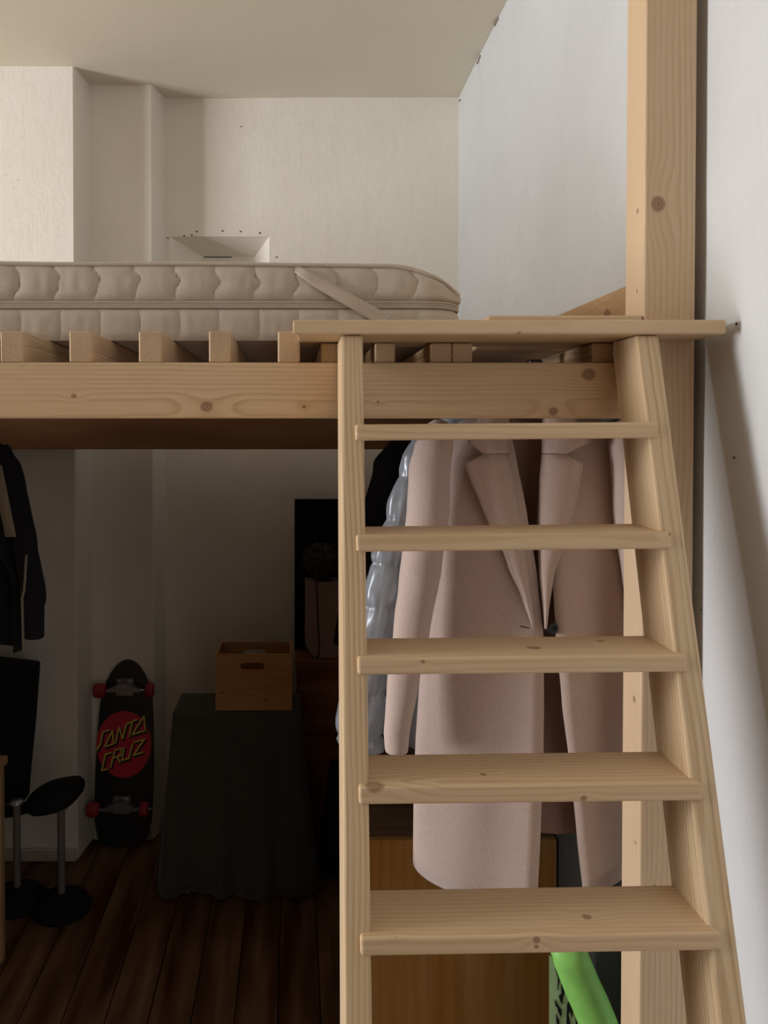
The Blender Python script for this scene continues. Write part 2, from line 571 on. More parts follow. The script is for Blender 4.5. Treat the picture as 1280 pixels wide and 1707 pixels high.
box('side_rail', rr0, rr1, M_rail, loft, bevel=0.002, grain='Y')
M_plank = pine('pine_plank', (0.70, 0.52, 0.335), (0.55, 0.37, 0.20), small=0.85)
box('deck_plank', (0.36, YB, EYE + 0.1872), (PX0 - 0.002, YB + 0.14, EYE + 0.211), M_plank, loft, bevel=0.004, seg=2)

yy = YB + 0.145  # rear planks, unseen, added to darken the gap below the board
while yy < 3.1:
    box('deck_plank', (0.37, yy, ZB1 + 0.0378), (RX - 0.046, yy + 0.14, ZB1 + 0.0615), M_plank, loft, bevel=0.003)
    yy += 0.145
# ------------------------------------------------------------------ ladder
ladder = thing('ladder', (0.34, 0.9, 0), 'pine loft ladder with flat treads leaning against the front beam', 'ladder')
SL = 0.304


def nose(zr):
    return 1.268 + SL * (zr - 0.01)


ang = math.atan(SL)
LEAN = 0.013
BZ = EYE + 0.1625


def stringer(x0, x1, kn, seed):
    """slanted side board; x at eye height; horizontal top cut and vertical cut on the beam"""
    zt, dep = 0.1615, 0.108
    prof = []
    f_ = lambda z: nose(z) + 0.012
    zb = -EYE
    back_at = (YB - 0.002 - dep - 0.012 - 1.268) / SL + 0.01     # height where the back edge meets the beam plane
    prof = [(f_(zb), zb), (f_(zt), zt), (YB - 0.002, zt), (YB - 0.002, back_at), (f_(zb) + dep, zb)]
    v = []
    for x in (x0, x1):
        for y, z in prof:
            v.append((x + LEAN * z, y, z + EYE))
    n = len(prof)
    f = [tuple(range(n)), tuple(range(n, 2 * n))] + [(i, (i + 1) % n, n + (i + 1) % n, n + i) for i in range(n)]
    fr = Matrix.Translation(((x0 + x1) / 2, f_(-0.8) + dep / 2, EYE - 0.8)) @ Matrix.Rotation(-ang, 4, 'X') @ Matrix.Rotation(R(-90), 4, 'Y')
    inv = fr.inverted()
    mt = pine('pine_stringer', (0.68, 0.515, 0.33), (0.41, 0.255, 0.125), [(inv @ p, r_) for p, r_ in kn], ring=0.0075, seed=seed, small=0.9)
    return mesh('stringer', v, f, mt, ladder, fr, bevel=0.004, seg=2)


stringer(0.079, 0.1165, [], 0.0)
stringer(0.5885, 0.6265, [(at(1086, 654, 1.31), 0.005), (at(1222, 1497, 1.075), 0.004)], 3.1)
tz = [0.0094, -0.166, -0.345, -0.517, -0.700]
while tz[-1] > -1.6:
    tz.append(tz[-1] - 0.178)
tkn = [[], [(1118, 890, 0.004)], [(890, 1080, 0.011), (705, 1103, 0.003), (1000, 1070, 0.007)], [(625, 1306, 0.014), (805, 1290, 0.005), (973, 1331, 0.005), (1030, 1290, 0.0022)], [(895, 1567, 0.0055), (978, 1530, 0.007), (660, 1560, 0.004), (894, 1578, 0.0035)]]
for i, zt in enumerate(tz):
    y0 = nose(zt)
    dep, th = 0.112, 0.0268
    roll = R((0.5, 0.6, 0.55, 0.7, 0.95)[i] if i < 5 else 0.5)
    xc = 0.351 + LEAN * zt
    fr = Matrix.Translation((xc, y0 + dep / 2, EYE + zt - th / 2)) @ Matrix.Rotation(-roll, 4, 'Y')
    v = [fr @ Vector((x, y, z)) for x in (-0.25, 0.25) for y in (-dep / 2, dep / 2) for z in (-th / 2, th / 2)]
    inv = fr.inverted()
    kn = []
    for px, py, r_ in (tkn[i] if i < 5 else []):
        p = at(px, py, y0)
        zz_ = EYE + zt
        if p.z > zz_:                                    # on the top face: follow the sight line back to it
            s_ = (EYE - zz_) / (EYE - p.z)
            p = Vector((p.x * s_, p.y * s_, zz_))
        kn.append((inv @ p, r_))
    mt = pine('pine_tread', (0.70, 0.525, 0.34), (0.54, 0.365, 0.205), kn, ring=0.0095, seed=i * 2.3, small=0)
    mesh('tread', v, BOXF, mt, ladder, fr, bevel=0.0045, seg=3)
# top board, notched round the post
yb0 = nose(0.165)
xl, xr = at(487, 545, yb0).x, at(1211, 545, yb0).x
xr = min(xr, RX - 0.008)
outl = [(xl, yb0), (xr, yb0), (xr, YB - 0.003), (PX0 - 0.004, YB - 0.003), (PX0 - 0.004, 1.525), (at(502, 577, 1.525).x, 1.525), (xl + 0.006, yb0 + 0.02)]
z0, z1 = BZ, EYE + 0.1868
v = [(x, y, z0) for x, y in outl] + [(x, y, z1) for x, y in outl]
n = len(outl)
fr = Matrix.Translation(((xl + xr) / 2, yb0 + 0.08, (z0 + z1) / 2))
mt = pine('pine_top_board', (0.70, 0.525, 0.34), (0.54, 0.37, 0.205), [(fr.inverted() @ at(865, 556, yb0), 0.004)], ring=0.010, seed=9.0, small=0)
mesh('top_board', v, [tuple(range(n)), tuple(range(n, 2 * n))] + [(i, (i + 1) % n, n + (i + 1) % n, n + i) for i in range(n)], mt, ladder, fr, bevel=0.0035, seg=2)

# ------------------------------------------------------------------ mattress
M_mat = cloth('mattress_cotton', (0.62, 0.53, 0.44), weave=700, sheen=0.15, bump=0.2)
M_band = cloth('mattress_tape', (0.55, 0.46, 0.37), weave=500, bump=0.15)
M_strap = cloth('elastic_strap', (0.60, 0.50, 0.41), weave=400, bump=0.2)
mat_ = thing('mattress', (-0.65, 2.3, ZB1 + 0.0585), 'beige quilted mattress with zip band lying on the loft slats', 'mattress')
MX0, MX1, MY0, MY1 = -1.66, 0.350, 1.60, 3.02
MZ0 = ZB1 + 0.0600
ZM0, ZM1 = at(300, 515, MY0).z, at(300, 502, MY0).z     # band
ZT = at(100, 440, MY0).z
RC = 0.075
plan = []
nf = 560
for i in range(nf + 1):
    plan.append((MX0 + RC + (MX1 - MX0 - 2 * RC) * i / nf, MY0, 0, -1))
for i in range(1, 14):
    a = R(-90 + 90 * i / 14)
    plan.append((MX1 - RC + RC * math.cos(a), MY0 + RC + RC * math.sin(a), math.cos(a), math.sin(a)))
for i in range(71):
    plan.append((MX1, MY0 + RC + (MY1 - MY0 - 2 * RC) * i / 70, 1, 0))
for i in range(1, 8):
    a = R(90 * i / 8)
    plan.append((MX1 - RC + RC * math.cos(a), MY1 - RC + RC * math.sin(a), math.cos(a), math.sin(a)))
for i in range(41):
    plan.append((MX1 - RC - (MX1 - MX0 - 2 * RC) * i / 40, MY1, 0, 1))
for i in range(1, 8):
    a = R(90 + 90 * i / 8)
    plan.append((MX0 + RC + RC * math.cos(a), MY1 - RC + RC * math.sin(a), math.cos(a), math.sin(a)))
for i in range(31):
    plan.append((MX0, MY1 - RC - (MY1 - MY0 - 2 * RC) * i / 30, -1, 0))
for i in range(1, 8):
    a = R(180 + 90 * i / 8)
    plan.append((MX0 + RC + RC * math.cos(a), MY0 + RC + RC * math.sin(a), math.cos(a), math.sin(a)))
# running length
S = [0.0]
for a, b in zip(plan, plan[1:]):
    S.append(S[-1] + math.hypot(a[0] - b[0], a[1] - b[1]))
s_ref = None
LQ = 0.0822
xs0 = at(30, 470, MY0).x
S = [s_ - (xs0 - (MX0 + RC)) for s_ in S]


def ztop(x, y):
    """top edge: pulled down towards the near right corner"""
    d = math.hypot((MX1 - x) / 0.16, (y - MY0 - 0.03) / 0.30)
    t = max(0.0, 1 - d)
    g = noise.noise(Vector((x * 3, y * 3, 1))) * 0.003
    return ZT - 0.060 * t ** 2.0 + g - 0.006 * max(0, (x + 0.6))


def border(name, zlo, zhi, nv, amp, wave, mat, phase=0.0, seam=True):
    rows = []
    for i in range(nv + 1):
        v_ = i / nv
        row = []
        for (x, y, nx, ny), s_ in zip(plan, S):
            a, b = zlo(x, y), zhi(x, y)
            z = a + (b - a) * v_
            wv = wave * (math.sin(2 * math.pi * v_ * 1.25 + 0.6) + 0.45 * math.sin(2 * math.pi * v_ * 2.3 + s_ * 9))
            ph = (s_ + phase + wv) / LQ
            fl = abs(math.sin(math.pi * ph)) ** 0.22
            wr = 0.0016 * noise.noise(Vector((s_ * 55, z * 16, 2.0))) * (1 - abs(2 * v_ - 1))
            edge = (1 - abs(2 * v_ - 1) ** 5)
            d = amp * fl * edge + wr
            row.append((x + nx * d, y + ny * d, z))
        rows.append(row)
    return sheet(name, rows, mat, mat_, closed=True)


band_dx = lambda x, y: -0.012 * max(0, 1 - math.hypot((MX1 - x) / 0.3, (y - MY0) / 0.3))
border('upper_border', lambda x, y: ZM1 + band_dx(x, y) * 0, ztop, 16, 0.010, 0.0055, M_mat)
border('lower_border', lambda x, y: MZ0, lambda x, y: ZM0, 8, 0.007, 0.0008, M_mat, phase=-0.006)
rows = []
for k, (v_, d) in enumerate(((0, 0), (0.08, 0.002), (0.2, 0.0035), (0.32, 0.002), (0.36, 0.0005), (0.42, 0.002), (0.5, 0.0028), (0.58, 0.002), (0.64, 0.0005), (0.68, 0.002), (0.8, 0.0035), (0.92, 0.002), (1, 0))):
    rows.append([(x + nx * (d + 0.003), y + ny * (d + 0.003), ZM0 + (ZM1 - ZM0) * v_) for x, y, nx, ny in plan])
sheet('zip_band', rows, M_band, mat_, closed=True)
rows = []
for k in range(9):
    a = R(-90 + 360 * k / 8)
    rows.append([(x + nx * (0.004 + 0.0055 * math.cos(a)), y + ny * (0.004 + 0.0055 * math.cos(a)), ztop(x, y) + 0.001 + 0.0042 * math.sin(a)) for x, y, nx, ny in plan])
sheet('piping', rows, M_mat, mat_, closed=True)
rows = []
mcx, mcy = (MX0 + MX1) / 2, (MY0 + MY1) / 2
for k in range(13):
    t = (k / 12) ** 1.2
    row = []
    for x, y, nx, ny in plan:
        qx, qy = x + (mcx - x) * t, y + (mcy - y) * t
        z = ztop(qx, qy) if k else ztop(x, y)
        z += 0.004 * (1 - math.exp(-k * 1.5)) * math.sin(qx * 26) * math.sin(qy * 26)
        row.append((qx, qy, min(z, ZT + 0.001)))
    rows.append(row)
sheet('top_panel', rows, M_mat, mat_, closed=True)
mesh('bottom_panel', [(x, y, MZ0) for x, y, _, _ in plan], [tuple(range(len(plan)))], M_mat, mat_)
rows = []
for i in range(15):
    t = i / 14
    cx_, cy_ = 499 + (652 - 499) * t, 452 + (540 - 452) * t
    off = 0.016 if i else -0.004
    if i == 0:
        cx_, cy_ = 484, 442
    rows.append([at(cx_ + 8 * w_, cy_ - 12 * w_ * (0.35 + 0.65 * min(1, t * 6)), MY0 - off + 0.002 * math.sin(t * 9)) for w_ in (-0.75, -0.25, 0.25, 0.75)])
sheet('corner_strap', rows, M_strap, mat_, solid=0.0018)

# ------------------------------------------------------------------ clothes rail and garments under the loft
M_wool = cloth('pink_wool', (0.64, 0.495, 0.435), weave=420, sheen=0.4, bump=0.35)
M_lining = cloth('brown_lining', (0.40, 0.255, 0.20), rough=0.6, weave=300, sheen=0.1)
M_silver = plain('silver_nylon', (0.52, 0.575, 0.65), 0.30, 0.6, 0.15, var=0.1, scale=15, bump=0.5)
M_hanger = plain('hanger_wood', (0.42, 0.25, 0.12), 0.5)
M_button = plain('dark_button', (0.012, 0.013, 0.016), 0.3, 0.5)

RODX = at(885, 700, 1.62).x
rail = thing('clothes_rail', (RODX, 1.6, EYE + 0.06), 'metal clothes rail fixed under the loft slats above the coats', 'clothes rail')
lathe('rail_tube', [(0.0125, 0), (0.0125, 1.55)], (RODX, 1.52, EYE + 0.085), M_darkmetal, rail, n=14, axis='Y')
for yy in (1.60, 2.95):
    box('rail_bracket', (RODX - 0.014, yy - 0.012, EYE + 0.085), (RODX + 0.014, yy + 0.012, ZB1 + 0.02), M_darkmetal, rail, bevel=0.003)


def hanger(Y, xc, half, label):
    h = thing('coat_hanger', (xc, Y, EYE), label, 'coat hanger', 'hangers on the clothes rail')
    pts = [(xc + half * t, Y, EYE + 0.035 - 0.055 * t * t) for t in [-1 + 0.1 * i for i in range(21)]]
    tube('hanger_bar', pts, 0.009, M_hanger, h, n=8)
    hk = [(xc, Y, EYE + 0.03), (xc, Y, EYE + 0.055)]
    for i in range(10):
        a = R(-150 + 250 * i / 9)
        hk.append((xc + 0.0155 * math.sin(a), Y, EYE + 0.086 - 0.0165 * -math.cos(a) * -1 if False else EYE + 0.086 + 0.0165 * math.cos(a)))
    tube('hanger_hook', hk, 0.0022, M_chrome, h, n=6)


def shell(name, tab, yb, bd, hem, mat, parent, xc, nr=26, flare=0.010, fold=0.010, amp_seed=0.0, open_front=True):
    """garment body: tab rows (y, xl, xr, oL, oR) in photo pixels on depth yb; hem(u) gives the last row"""
    cols = []
    for i in range(15):
        cols.append(('L', i / 14))
    for i in range(1, 24):
        cols.append(('B', i / 24))
    for i in range(15):
        cols.append(('R', 1 - i / 14))
    rows = []
    y0 = tab[0][0]
    for j in range(nr):
        t = j / (nr - 1)
        row = []
        for side, u in cols:
            y = y0 + (hem(side, u) - y0) * t
            xl_, xr_, oL, oR = lerp(tab, y)
            cx_, a = (xl_ + xr_) / 2, (xr_ - xl_) / 2
            b = bd * (0.55 + 0.45 * min(1, t * 5))
            if side == 'B':
                px = xl_ + (xr_ - xl_) * (0.5 - 0.5 * math.cos(math.pi * u))
                c_ = (px - cx_) / a
                dy = b * math.sqrt(max(0, 1 - c_ * c_)) * 0.8
            else:
                e0, e1 = (oL, xl_) if side == 'L' else (oR, xr_)
                px = e0 + (e1 - e0) * math.sin(u * math.pi / 2)
                c_ = (px - cx_) / a
                dy = -b * math.sqrt(max(0, 1 - min(1, c_ * c_)))
                dy -= flare * (1 - u) ** 3 * min(1, t * 2)
            ph = px * 0.045 + amp_seed
            dy += fold * min(1, t * 1.3) * (math.sin(ph + 2.2 * t) * 0.6 + noise.noise(Vector((px * 0.013, y * 0.004, amp_seed))) * 0.9) * (1 if side != 'B' else 0.6) * (1 - 0.5 * abs(c_))
            p = at(px, y, yb)
            row.append(Vector((p.x, yb + dy, p.z)))
        rows.append(row)
    return sheet(name, rows, mat, parent, solid=0.005)


def sleeve(name, tab, mat, parent, Y, puff=0.0, n=20, steps=44, squash=0.75, puff_len=75, seed=0.0, wr=0.0):
    """tab rows (y, x, half width) in pixels on depth Y, rounded open cuff at the end"""
    rows = []
    y0, y1 = tab[0][0], tab[-1][0]
    for i in range(steps + 1):
        y = y0 + (y1 - y0) * i / steps
        x, h = lerp(tab, y)
        c = at(x, y, Y)
        rad = h * Y / F
        if puff:
            rad *= 1 - puff + puff * abs(math.sin(math.pi * (y - y0) / puff_len)) ** 0.5 * 1.3
        end = (y1 - y) / 40.0
        row = []
        for k in range(n):
            a = 2 * math.pi * k / n
            w_ = 1 + wr * noise.noise(Vector((math.cos(a) * 1.7 + seed, math.sin(a) * 1.7, y * 0.035)))
            if puff:
                near_seam = 1 - abs(math.sin(math.pi * (y - y0) / puff_len)) ** 0.7
                w_ += (0.05 + 0.16 * near_seam) * noise.noise(Vector((math.cos(a) * 6 + seed, math.sin(a) * 6, y * 0.02)))
            row.append(c + Vector((math.cos(a) * rad * w_, math.sin(a) * rad * squash * w_, 0)))
        rows.append(row)
    # tucked-in cuff
    last = rows[-1]
    cc = sum(last, Vector()) / n
    for s_, dz in ((0.93, -0.006), (0.82, -0.008), (0.74, -0.004), (0.72, 0.03)):
        rows.append([cc + (p - cc) * s_ + Vector((0, 0, dz)) for p in last])
    first = rows[0]
    c0_ = sum(first, Vector()) / n
    rows = [[c0_ + (p - c0_) * 0.35 + Vector((0, 0, 0.020)) for p in first], [c0_ + (p - c0_) * 0.78 + Vector((0, 0, 0.013)) for p in first]] + rows
    f = sheet(name, rows, mat, parent, closed=True)
    return f


YC = 1.63
coat = thing('wool_coat', at(885, 1480, YC), 'dusty pink wool coat hanging open behind the ladder treads', 'coat')
ctab = [(692, 790, 985, 842, 912), (712, 742, 1030, 842, 910), (760, 722, 1050, 850, 905), (850, 722, 1055, 864, 902), (950, 720, 1060, 880, 904),
        (1045, 713, 1065, 889, 909), (1150, 700, 1075, 889, 918), (1250, 694, 1082, 888, 931), (1350, 691, 1088, 884, 943), (1480, 690, 1090, 878, 957)]
XC = 888


def chem(side, u):
    if side == 'L':
        return 1480 - 42 * u ** 1.5
    if side == 'R':
        return 1476 - 105 * u
    return 1436 - 34 * math.sin(math.pi * u)


shell('coat_body', ctab, YC, 0.055, chem, M_wool, coat, XC, fold=0.008)
# lining just inside the back
rows = []
for j in range(20):
    t = j / 19
    y = 700 + 690 * t
    xl_, xr_, oL, oR = lerp(ctab, y)
    row = []
    for i in range(17):
        u = i / 16
        px = xl_ + 75 + (xr_ - xl_ - 150) * u
        c_ = 2 * u - 1
        p = at(px, y, YC)
        row.append(Vector((p.x, YC - 0.022 + 0.035 * math.sqrt(max(0, 1 - c_ * c_)) * (0.55 + 0.45 * min(1, t * 5)) - 0.008 + 0.004 * math.sin(px * 0.08), p.z)))
    rows.append(row)
sheet('lining', rows, M_lining, coat)
stab = [(716, 731, 22), (740, 723, 32), (780, 716, 35), (850, 714, 36), (950, 701, 34.5), (1050, 686, 31), (1150, 670, 26), (1225, 661, 21.5), (1248, 661, 20)]
sleeve('sleeve', stab, M_wool, coat, YC - 0.072, wr=0.04, seed=1.0)
sleeve('sleeve', [(y, 2 * XC - 5 - x, h) for y, x, h in stab], M_wool, coat, YC - 0.06, wr=0.04, seed=4.0)


def flap(name, inner, outer, y0, y1, d0, d1, mat, parent, nr=22, nc=9, bulge=0.006):
    rows = []
    for j in range(nr):
        t = j / (nr - 1)
        y = y0 + (y1 - y0) * t
        a = lerp(inner, y)
        b = lerp(outer, y)
        row = []
        for i in range(nc):
            u = i / (nc - 1)
            px = a[0] + (b[0] - a[0]) * u
            py = y + (b[1] if len(b) > 1 else 0) * u
            dd = d0 + (d1 - d0) * u - bulge * math.sin(math.pi * min(1, u * 1.15)) + 0.010 * math.exp(-u * 14)
            row.append(at(px, py, dd))
        rows.append(row)
    return sheet(name, rows, mat, parent, solid=0.005)


YF = YC - 0.075
flap('lapel', [(757, 846), (800, 856), (880, 869), (960, 880), (1045, 889)],
     [(757, 806, 0), (768, 774, 2), (780, 777, 0), (800, 784, 0), (840, 801, 0), (940, 846, 0), (1000, 872, 0), (1045, 888, 0)], 757, 1046, YF + 0.006, YF, M_wool, coat)
flap('lapel', [(757, 904), (800, 900), (880, 897), (960, 900), (1048, 909)],
     [(757, 944, 0), (766, 972, 2), (780, 971, 0), (800, 967, 0), (850, 958, 0), (900, 944, 0), (960, 923, 0), (1048, 910, 0)], 757, 1048, YF + 0.006, YF, M_wool, coat)
flap('collar', [(690, 848), (756, 846)], [(690, 800, 0), (720, 787, 0), (738, 781, 0), (748, 794, 0), (756, 805, 0)], 690, 756, YF + 0.006, YF - 0.002, M_wool, coat, nr=12)
flap('collar', [(690, 905), (756, 904)], [(690, 955, 0), (720, 970, 0), (738, 982, 0), (748, 962, 0), (756, 945, 0)], 690, 756, YF + 0.006, YF - 0.002, M_wool, coat, nr=12)
bc_ = at(920, 1047, YF + 0.004)
bt = lathe('button', [(0.004, -0.002), (0.0085, -0.0045), (0.0115, -0.004), (0.0125, -0.001), (0.011, 0.002)], bc_, M_button, coat, n=20, axis='Y')
bh0, bh1 = at(867, 1044, YF), at(882, 1047, YF)
tube('buttonhole', [bh0 + Vector((0, 0.001, 0)), (bh0 + bh1) / 2, bh1], 0.0013, M_button, coat, n=6)
hanger(YC, RODX, 0.17, 'wooden hanger carrying the pink wool coat')

YS = 1.80
puf = thing('puffer_jacket', at(850, 1300, YS), 'silver quilted puffer jacket hanging just behind the pink coat', 'jacket')
shell('jacket_body', [(694, 760, 930, 840, 842), (715, 718, 965, 842, 844), (780, 690, 985, 842, 844), (1240, 680, 992, 842, 844)], YS, 0.085, lambda s, u: 1240, M_silver, puf, 858, flare=0, fold=0.012, amp_seed=2.0)
sleeve('sleeve', [(722, 712, 18), (760, 697, 26), (850, 673, 28), (940, 648, 31), (1030, 632, 33), (1130, 610, 36), (1200, 601, 40), (1235, 601, 40), (1246, 606, 34)], M_silver, puf, YS - 0.03, puff=0.20, puff_len=72, wr=0.10, seed=3.0, steps=150, n=56)
sleeve('sleeve', [(722, 968, 16), (760, 980, 24), (940, 996, 28), (1246, 998, 30)], M_silver, puf, YS, puff=0.20, puff_len=72, wr=0.10, seed=8.0, steps=90, n=28)
tube('jacket_collar', [at(x, y, YS - 0.05) for x, y in ((735, 706), (755, 697), (790, 694), (830, 696))], [0.010, 0.014, 0.016, 0.014], M_silver, puf, n=10)
hanger(YS, RODX - 0.01, 0.16, 'wooden hanger carrying the silver puffer jacket')

YK = 2.02
blk = thing('black_jacket', at(800, 1300, YK), 'black jacket hanging deepest on the rail behind the silver jacket', 'jacket')
shell('jacket_body', [(708, 740, 860, 795, 797), (728, 680, 905, 795, 797), (790, 655, 920, 795, 797), (1180, 650, 925, 795, 797)], YK, 0.08, lambda s, u: 1180, M_black, blk, 820, flare=0, fold=0.012, amp_seed=5.0)
sleeve('sleeve', [(732, 672, 20), (770, 655, 32), (850, 641, 36), (950, 628, 34), (1090, 615, 30)], M_black, blk, YK - 0.03, wr=0.08, seed=6.0)
sleeve('sleeve', [(732, 905, 18), (770, 925, 28), (950, 935, 30), (1090, 935, 28)], M_black, blk, YK, wr=0.08, seed=7.0)
hanger(YK, RODX - 0.03, 0.16, 'wooden hanger carrying the black jacket')

# dark garment at the left edge
M_navy = cloth('dark_wool', (0.017, 0.018, 0.021), weave=300, sheen=0.1)
M_patch = cloth('pale_facing', (0.30, 0.24, 0.17), weave=300)
YJ = 2.40
jk = thing('dark_jacket', at(-60, 1090, YJ), 'dark open jacket with pale inner strip hanging at the left edge', 'jacket')
shell('jacket_body', [(728, -110, -10, -62, -56), (760, -140, 18, -66, -40), (900, -150, 28, -66, 2), (960, -150, 32, -66, 28), (1085, -152, 40, -66, 31)], YJ, 0.07,
      lambda s, u: 1082, M_navy, jk, -60, flare=0.01, fold=0.006, amp_seed=1.0)
sleeve('sleeve', [(752, 8, 12), (775, 20, 16), (800, 24, 17), (900, 42, 20), (1000, 58, 20), (1010, 57, 17), (1060, 56, 17)], M_navy, jk, YJ - 0.05, wr=0.08, seed=2.0)
rows = []
for j in range(8):
    t = j / 7
    y = 775 + 120 * t
    rows.append([at(-6 + 24 * t + w_ * 9, y, YJ - 0.078) for w_ in (-1, 0, 1)])
sheet('pale_facing', rows, M_patch, jk, solid=0.004)
tube('zip', [at(44 - 9 * i / 7, 925 + 20 * i, YJ - 0.095) for i in range(4)] + [at(36 + i * 0.6, 975 + 22 * i, YJ - 0.092) for i in range(1, 6)], 0.004, M_patch, jk, n=6)
hk = [at(-52, 735, YJ), at(-52, 718, YJ)]
tube('hanging_loop', hk + [at(-52, 706, YJ)], 0.003, M_darkmetal, jk, n=6)

# ------------------------------------------------------------------ black chair and stool at the left
YH = 2.95
fz = 0.0
chair = thing('padded_chair', (at(60, 1400, YH).x, YH, 0), 'black padded chair with chrome stems standing below the dark jacket', 'chair')


def slab(name, outline, y0, y1, mat, parent, bevel=0.012):
    n = len(outline)
    v = [at(x, y, (y0 + y1) / 2) + Vector((0, (y0 - y1) / 2, 0)) for x, y in outline] + [at(x, y, (y0 + y1) / 2) + Vector((0, (y1 - y0) / 2, 0)) for x, y in outline]
    f = [tuple(range(n)), tuple(range(n, 2 * n))] + [(i, (i + 1) % n, n + (i + 1) % n, n + i) for i in range(n)]
    return mesh(name, v, f, mat, parent, bevel=bevel, seg=3)


slab('backrest', [(-25, 1094), (65, 1104), (58, 1200), (49, 1290), (46, 1330), (-25, 1345)], YH + 0.08, YH + 0.14, M_black, chair)
sc = at(92, 1328, YH)
rows = []
for s_, dz in ((0.02, 0.036), (0.6, 0.036), (0.9, 0.030), (1.0, 0.014), (0.96, -0.008), (0.78, -0.028), (0.4, -0.04), (0.02, -0.042)):
    rows.append([sc + Vector((0.112 * s_ * math.copysign(abs(math.cos(a)) ** 0.8, math.cos(a)), 0.11 * s_ * math.sin(a), dz + 0.030 * s_ * math.cos(a))) for a in [2 * math.pi * k / 24 for k in range(24)]])
sheet('seat_pad', rows, M_black, chair, closed=True, cap=True)
tube('seat_bar', [at(70, 1338, YH + 0.02), at(30, 1350, YH + 0.08), at(-10, 1355, YH + 0.09)], [0.02, 0.024, 0.024], M_black, chair, n=10)
for px in (102, 22):
    c = at(px, 1400, YH)
    top = at(px, 1347, YH).z
    lathe('chrome_stem', [(0.0145, 0.05), (0.0145, top - 0.005), (0.024, top - 0.004), (0.024, top + 0.01)], (c.x, YH + (0.0 if px > 50 else 0.04), 0), M_chrome, chair, n=18)
    lathe('foot', [(0.11, 0.0), (0.115, 0.012), (0.10, 0.035), (0.05, 0.058), (0.02, 0.065), (0.002, 0.066)], (c.x, YH + (0.0 if px > 50 else 0.04), 0), M_black, chair, n=28)
M_stool = pine('stool_pine', (0.42, 0.27, 0.15), (0.30, 0.18, 0.09))
YT = 2.46
tzp = at(0, 1262, YT + 0.2).z
stool = thing('wooden_stool', (at(-60, 1400, YT).x, YT, 0), 'pale wooden stool cut off by the left frame edge', 'stool')
xs1 = at(14, 1262, YT + 0.22).x
box('stool_seat', (xs1 - 0.36, YT, tzp - 0.03), (xs1, YT + 0.22, tzp), M_stool, stool, bevel=0.006, seg=2)
for dx, dyy in ((0.012, 0.01), (0.30, 0.01), (0.012, 0.18), (0.30, 0.18)):
    box('leg', (xs1 - dx - 0.035, YT + dyy, 0), (xs1 - dx, YT + dyy + 0.035, tzp - 0.028), M_stool, stool, bevel=0.003, grain='Z')

# ------------------------------------------------------------------ skateboard
M_deck = plain('deck_black', (0.013, 0.014, 0.016), 0.35, 0.5)
M_disc = plain('print_red', (0.62, 0.035, 0.07), 0.4, 0.4, var=0.06)
M_yel = plain('print_yellow', (0.75, 0.55, 0.12), 0.4, 0.4, var=0.05)
M_wheel = plain('wheel_red', (0.36, 0.03, 0.045), 0.45, 0.4)
M_truck = plain('truck_metal', (0.25, 0.25, 0.26), 0.4, 0.5, 0.8)
sk = thing('skateboard', (at(205, 1400, 3.36).x, 3.36, 0), 'black skateboard with round red logo standing on its tail against wall', 'skateboard')
lean = math.atan2(0.085, 0.80)
DB = Vector((at(204, 1400, 3.37).x, 3.365, 0.012))
du = Vector((1, 0, 0.012)).normalized()
dv = Vector((0.012, math.sin(lean), math.cos(lean))).normalized()
dw = du.cross(dv).normalized()
if dw.y > 0:
    dw = -dw
PXM = 3.40 / F                 # metres per photo pixel on the deck


def dk(zx, zy, h=0.0):
    """zoomed deck coordinates (5.336 per photo pixel, origin photo (140, 1100)) to world; h = height above the deck underside"""
    px, py = 140 + zx / 5.336, 1100 + zy / 5.336
    return DB + du * ((px - 204) * PXM) + dv * ((1418 - py) * PXM) + dw * h


half = [(66, 12.0), (76, 48), (100, 86.0), (140, 122), (200, 160), (260, 190), (330, 215), (450, 238), (700, 252), (1000, 262), (1300, 262), (1480, 252), (1600, 225), (1660, 190), (1690, 150)]
axis_x = lambda zy: 378 - (zy - 66) * 0.022
out = []
for y, w_ in half:
    out.append((axis_x(y) - w_, y))
for y, w_ in reversed(half):
    out.append((axis_x(y) + w_, y))
n = len(out)
v = [dk(x, y, 0) for x, y in out] + [dk(x, y, -0.012) for x, y in out]
fr = Matrix((( du.x, dv.x, dw.x, DB.x), (du.y, dv.y, dw.y, DB.y), (du.z, dv.z, dw.z, DB.z), (0, 0, 0, 1)))
deck = mesh('deck', v, [tuple(range(n)), tuple(range(n, 2 * n))] + [(i, (i + 1) % n, n + (i + 1) % n, n + i) for i in range(n)], M_deck, sk, fr, bevel=0.002)


def flat(name, pts, h0, h1, mat, parent):
    n = len(pts)
    v = [dk(x, y, h0) for x, y in pts] + [dk(x, y, h1) for x, y in pts]
    return mesh(name, v, [tuple(range(n)), tuple(range(n, 2 * n))] + [(i, (i + 1) % n, n + (i + 1) % n, n + i) for i in range(n)], mat, parent, fr)


disc = flat('logo_disc', [(350 + 246 * math.cos(2 * math.pi * k / 48), 808 + 290 * math.sin(2 * math.pi * k / 48)) for k in range(48)], 0.0, 0.0006, M_disc, deck)
strokes = [
    [(216, 682), (160, 702), (138, 806), (108, 858)],
    [(178, 828), (246, 684), (256, 803), (178, 828)],
    [(275, 797), (305, 655), (338, 762), (368, 638)],
    [(372, 632), (468, 594)], [(424, 612), (396, 742)],
    [(424, 724), (530, 563), (541, 690), (424, 724)],
    [(236, 880), (184, 894), (162, 1000), (152, 1032), (206, 1020)],
    [(232, 1006), (268, 861), (328, 842), (318, 906), (258, 926)], [(288, 916), (318, 962)],
    [(352, 836), (334, 946), (396, 930), (426, 808)],
    [(440, 792), (535, 766), (434, 906), (522, 880)]]


